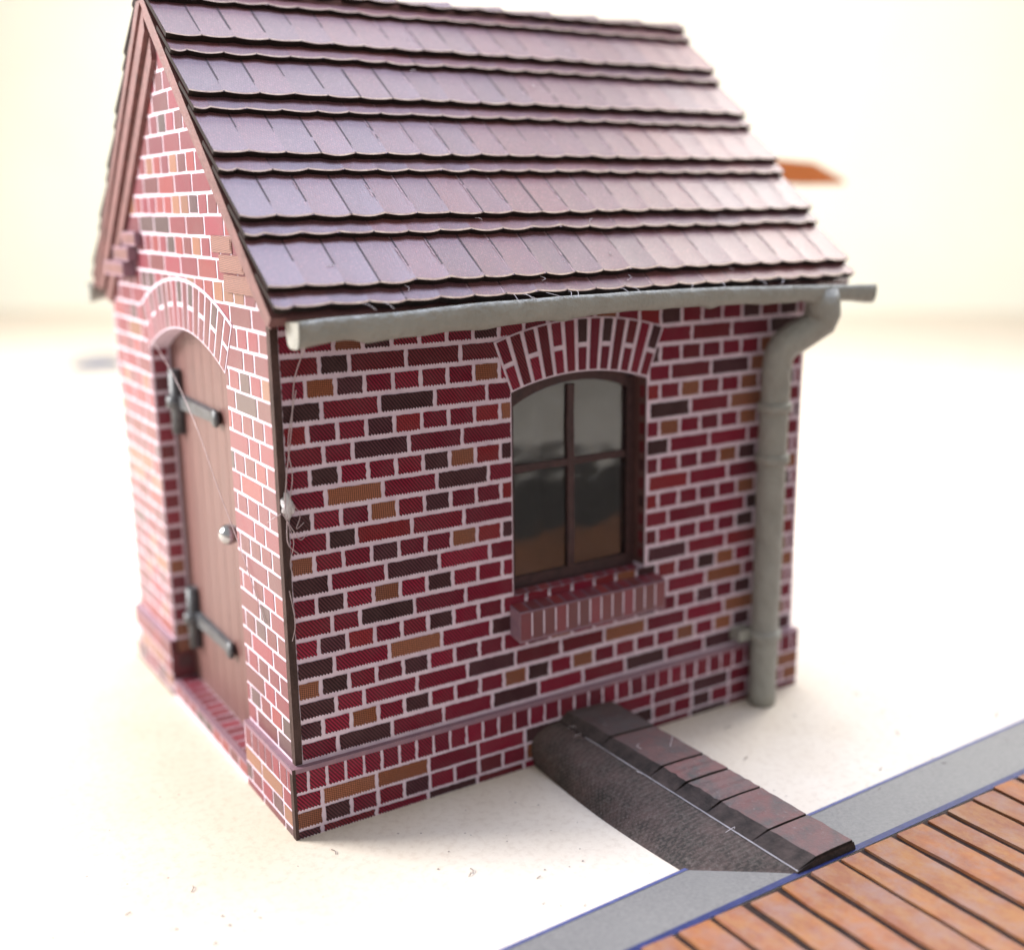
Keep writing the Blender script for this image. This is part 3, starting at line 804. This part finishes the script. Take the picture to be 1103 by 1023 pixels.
# ------------------------------------------------------------------ glue threads and lint
def thread(mb, pts, r=.003, sub=8):
    pts = [Vector(p) for p in pts]; out = []
    for i in range(len(pts) - 1):
        p0 = pts[max(i-1, 0)]; p1 = pts[i]; p2 = pts[i+1]; p3 = pts[min(i+2, len(pts)-1)]
        for k in range(sub):
            t = k/sub; out.append(.5*((2*p1) + (p2-p0)*t + (2*p0-5*p1+4*p2-p3)*t*t + (3*p1-p0-3*p2+p3)*t**3))
    out.append(pts[-1]); mb.tube(out, r, 0, 6)
g = empty('glue_thread', (.06, -.01, 1.4)); g.location = (0, 0, 0)
tag(g, 'thin white glue threads hanging from the gutter end along the wall corner', 'glue thread')
mb = MB()
thread(mb, [(.16, -.06, 2.17), (.115, .012, 2.0), (.09, .015, 1.80), (.055, .012, 1.60), (.04, .01, 1.47)], .0024)
thread(mb, [(.112, .0, 1.95), (.07, .012, 1.74), (.078, .006, 1.6), (.055, .008, 1.48)], .002)
thread(mb, [(.03, .01, 1.45), (.07, .0, 1.37), (.10, .012, 1.33), (.13, .012, 1.35)], .0018)
thread(mb, [(.05, .012, 1.45), (.04, .0, 1.33), (.09, .012, 1.27)], .0018)
thread(mb, [(.06, .012, 1.50), (.10, .004, 1.44), (.085, .012, 1.38), (.12, .014, 1.40)], .0016)
thread(mb, [(.02, .0, 1.455), (-.01, .02, 1.435), (-.02, .06, 1.41)], .002)
thread(mb, [(.045, .01, 1.42), (.065, .0, 1.33), (.05, .012, 1.24), (.06, .014, 1.18)], .0016)
thread(mb, [(.04, .015, 1.12), (.055, .01, .98), (.04, .015, .9)], .0018)
mb.build('strand', [M['hair']], g)
mb = MB(); bm = bmesh.new(); bmesh.ops.create_icosphere(bm, subdivisions=3, radius=1)
for f in bm.faces:
    mb.face([Vector((.056, .018, 1.475)) + Vector((v.co.x*.022, v.co.y*.011, v.co.z*.05))*(1 + .8*noise.noise(v.co*2.6)) for v in f.verts], 0, smooth=True)
bm.free(); mb.build('glue_blob', [M['glue']], g, merge=True)
mb = MB(); thread(mb, [(.016, 1.74, 2.02), (.0, 1.30, 1.86), (-.012, .95, 1.66), (-.006, .72, 1.42), (.012, .55, 1.21), (.02, .35, .98), (.02, .28, .9)], .002)
tag(mb.build('glue_thread', [M['hair']]), 'fine pale hair stretched diagonally across the arched door', 'glue thread')

mb = MB()
for _ in range(26):
    x, s = random.uniform(.1, 3.0), random.choice([random.uniform(.02, .2), random.uniform(.02, 1.8)])
    h = .05; a = random.uniform(0, 6.28); l = random.uniform(.02, .06); q = random.uniform(-.02, .02)
    thread(mb, [slope_pt(x, s, h), slope_pt(x + math.cos(a)*l*.5 + q, s + math.sin(a)*l*.5, h + .004), slope_pt(x + math.cos(a)*l, s + math.sin(a)*l + q, h - .005)], .0011, 4)
for _ in range(14):
    x = random.choice([random.uniform(.3, 2.6), random.uniform(1.0, 2.0)])
    thread(mb, [slope_pt(x, .02, .02), (x + random.uniform(-.03, .03), YE - .06, 2.29), (x + random.uniform(-.06, .06), YE - .10, 2.27)], .001, 4)
for _ in range(7):
    t = random.random(); p = W(t) if random.random() < .4 else TL(t).lerp(TR(t), random.random()) + Vector((0, 0, .01))
    thread(mb, [p, p + Vector((random.uniform(-.03, .03), random.uniform(-.03, .03), .012)), p + Vector((random.uniform(-.05, .05), random.uniform(-.05, .05), .002))], .0011, 4)
tag(mb.build('lint', [M['lint']]), 'fine white lint caught on the roof edge, gutter and coping', 'lint', kind='stuff')
mb = MB()
for _ in range(150):
    x, y = random.uniform(-1.5, 3.6), random.uniform(-1.1, -.05)
    if random.random() < .25: x, y = random.uniform(3.1, 5), random.uniform(-.9, 2)
    if 1.15 < x < 2.0: continue
    r = random.uniform(.002, .0055)
    if random.random() < .35:
        a = random.uniform(0, 6.28); l = random.uniform(.015, .045)
        thread(mb, [(x, y, .003), (x + math.cos(a)*l*.5 + .006, y + math.sin(a)*l*.5, .006), (x + math.cos(a)*l, y + math.sin(a)*l, .003)], .0016, 3)
    else:
        mb.face([(x + r*math.cos(t)*random.uniform(.6, 1.3), y + r*math.sin(t)*random.uniform(.6, 1.3), .003) for t in (0, 1.05, 2.1, 3.14, 4.2, 5.2)], 0)
tag(mb.build('dust', [M['dust']]), 'tiny dark specks and fibres scattered on the cream card', 'dust', kind='stuff')

# ------------------------------------------------------------------ ground and backdrop
mb = MB(); mb.face([(-60, -60, 0), (80, -60, 0), (80, 60, 0), (-60, 60, 0)])
tag(mb.build('ground', [M['ground']]), kind='structure')
a, b = Vector((23.4, 12.5, 0)), Vector((4.7, 28.9, 0)); d = (b - a).normalized(); nrm = Vector((-d.y, d.x, 0))
if nrm.dot(Vector((1, 1, 0))) < 0: nrm = -nrm
A, B = a - d*45, a + d*75
mb = MB(); mb.prism([(0, -.2), (1, -.2), (1, 30), (0, 30)], lambda u, v, dd: tuple(A + (B - A)*u + nrm*dd + Vector((0, 0, v))), 0, .5)
tag(mb.build('backdrop', [M['backdrop']]), kind='structure')

# ------------------------------------------------------------------ camera
cam = bpy.data.cameras.new('camera'); co = bpy.data.objects.new('camera', cam); col.objects.link(co)
co.location = (-1.57848, -4.30080, 2.65830)
co.matrix_world = Matrix.Translation(co.location) @ Matrix(((0.84528111, 0.13248354, -0.51763689), (-0.53417249, 0.18662194, -0.82451925), (-0.01263282, 0.97345794, 0.22851706))).to_4x4()
cam.sensor_fit = 'HORIZONTAL'; cam.sensor_width = 36; cam.lens = 1240.23/1103*36
cam.clip_start = .05; cam.clip_end = 400
cam.dof.use_dof = True; cam.dof.focus_distance = 4.90; cam.dof.aperture_fstop = .0405/.128
scene.camera = co

# ------------------------------------------------------------------ light
w = bpy.data.worlds.new('World'); scene.world = w; w.use_nodes = True
bg = w.node_tree.nodes['Background']; bg.inputs[0].default_value = (.98, .985, .985, 1); bg.inputs[1].default_value = .58
def area(name, loc, target, size, power, colr, sy=None):
    l = bpy.data.lights.new(name, 'AREA'); l.shape = 'RECTANGLE'; l.size = size; l.size_y = sy or size; l.energy = power; l.color = colr
    o = bpy.data.objects.new(name, l); col.objects.link(o); o.location = loc
    o.rotation_euler = (Vector(target) - Vector(loc)).to_track_quat('-Z', 'Y').to_euler(); return o
area('window_light', (-12, 11, 9), (-2, 5, 0), 7, 7800, (1, .97, .95))
area('ceiling_light', (3.6, .8, 15), (1.4, .8, 1), 5.5, 2350, (.62, .71, 1))
area('side_fill_light', (11, 2.5, 9), (4, .5, 0), 5, 1000, (1, .97, .92))  # added fill from the right, lifts the hut's shadow on the ground
area('rear_fill_light', (8.5, 14, 16), (8.5, 13, 0), 12, 2300, (1, .98, .95))  # added overhead fill to brighten the far ground and backdrop

scene.view_settings.view_transform = 'Standard'; scene.view_settings.look = 'None'
scene.view_settings.exposure = 0; scene.view_settings.gamma = 1; scene.view_settings.use_curve_mapping = False
scene.render.engine = 'CYCLES'
scene.cycles.max_bounces = 8; scene.cycles.use_denoising = True
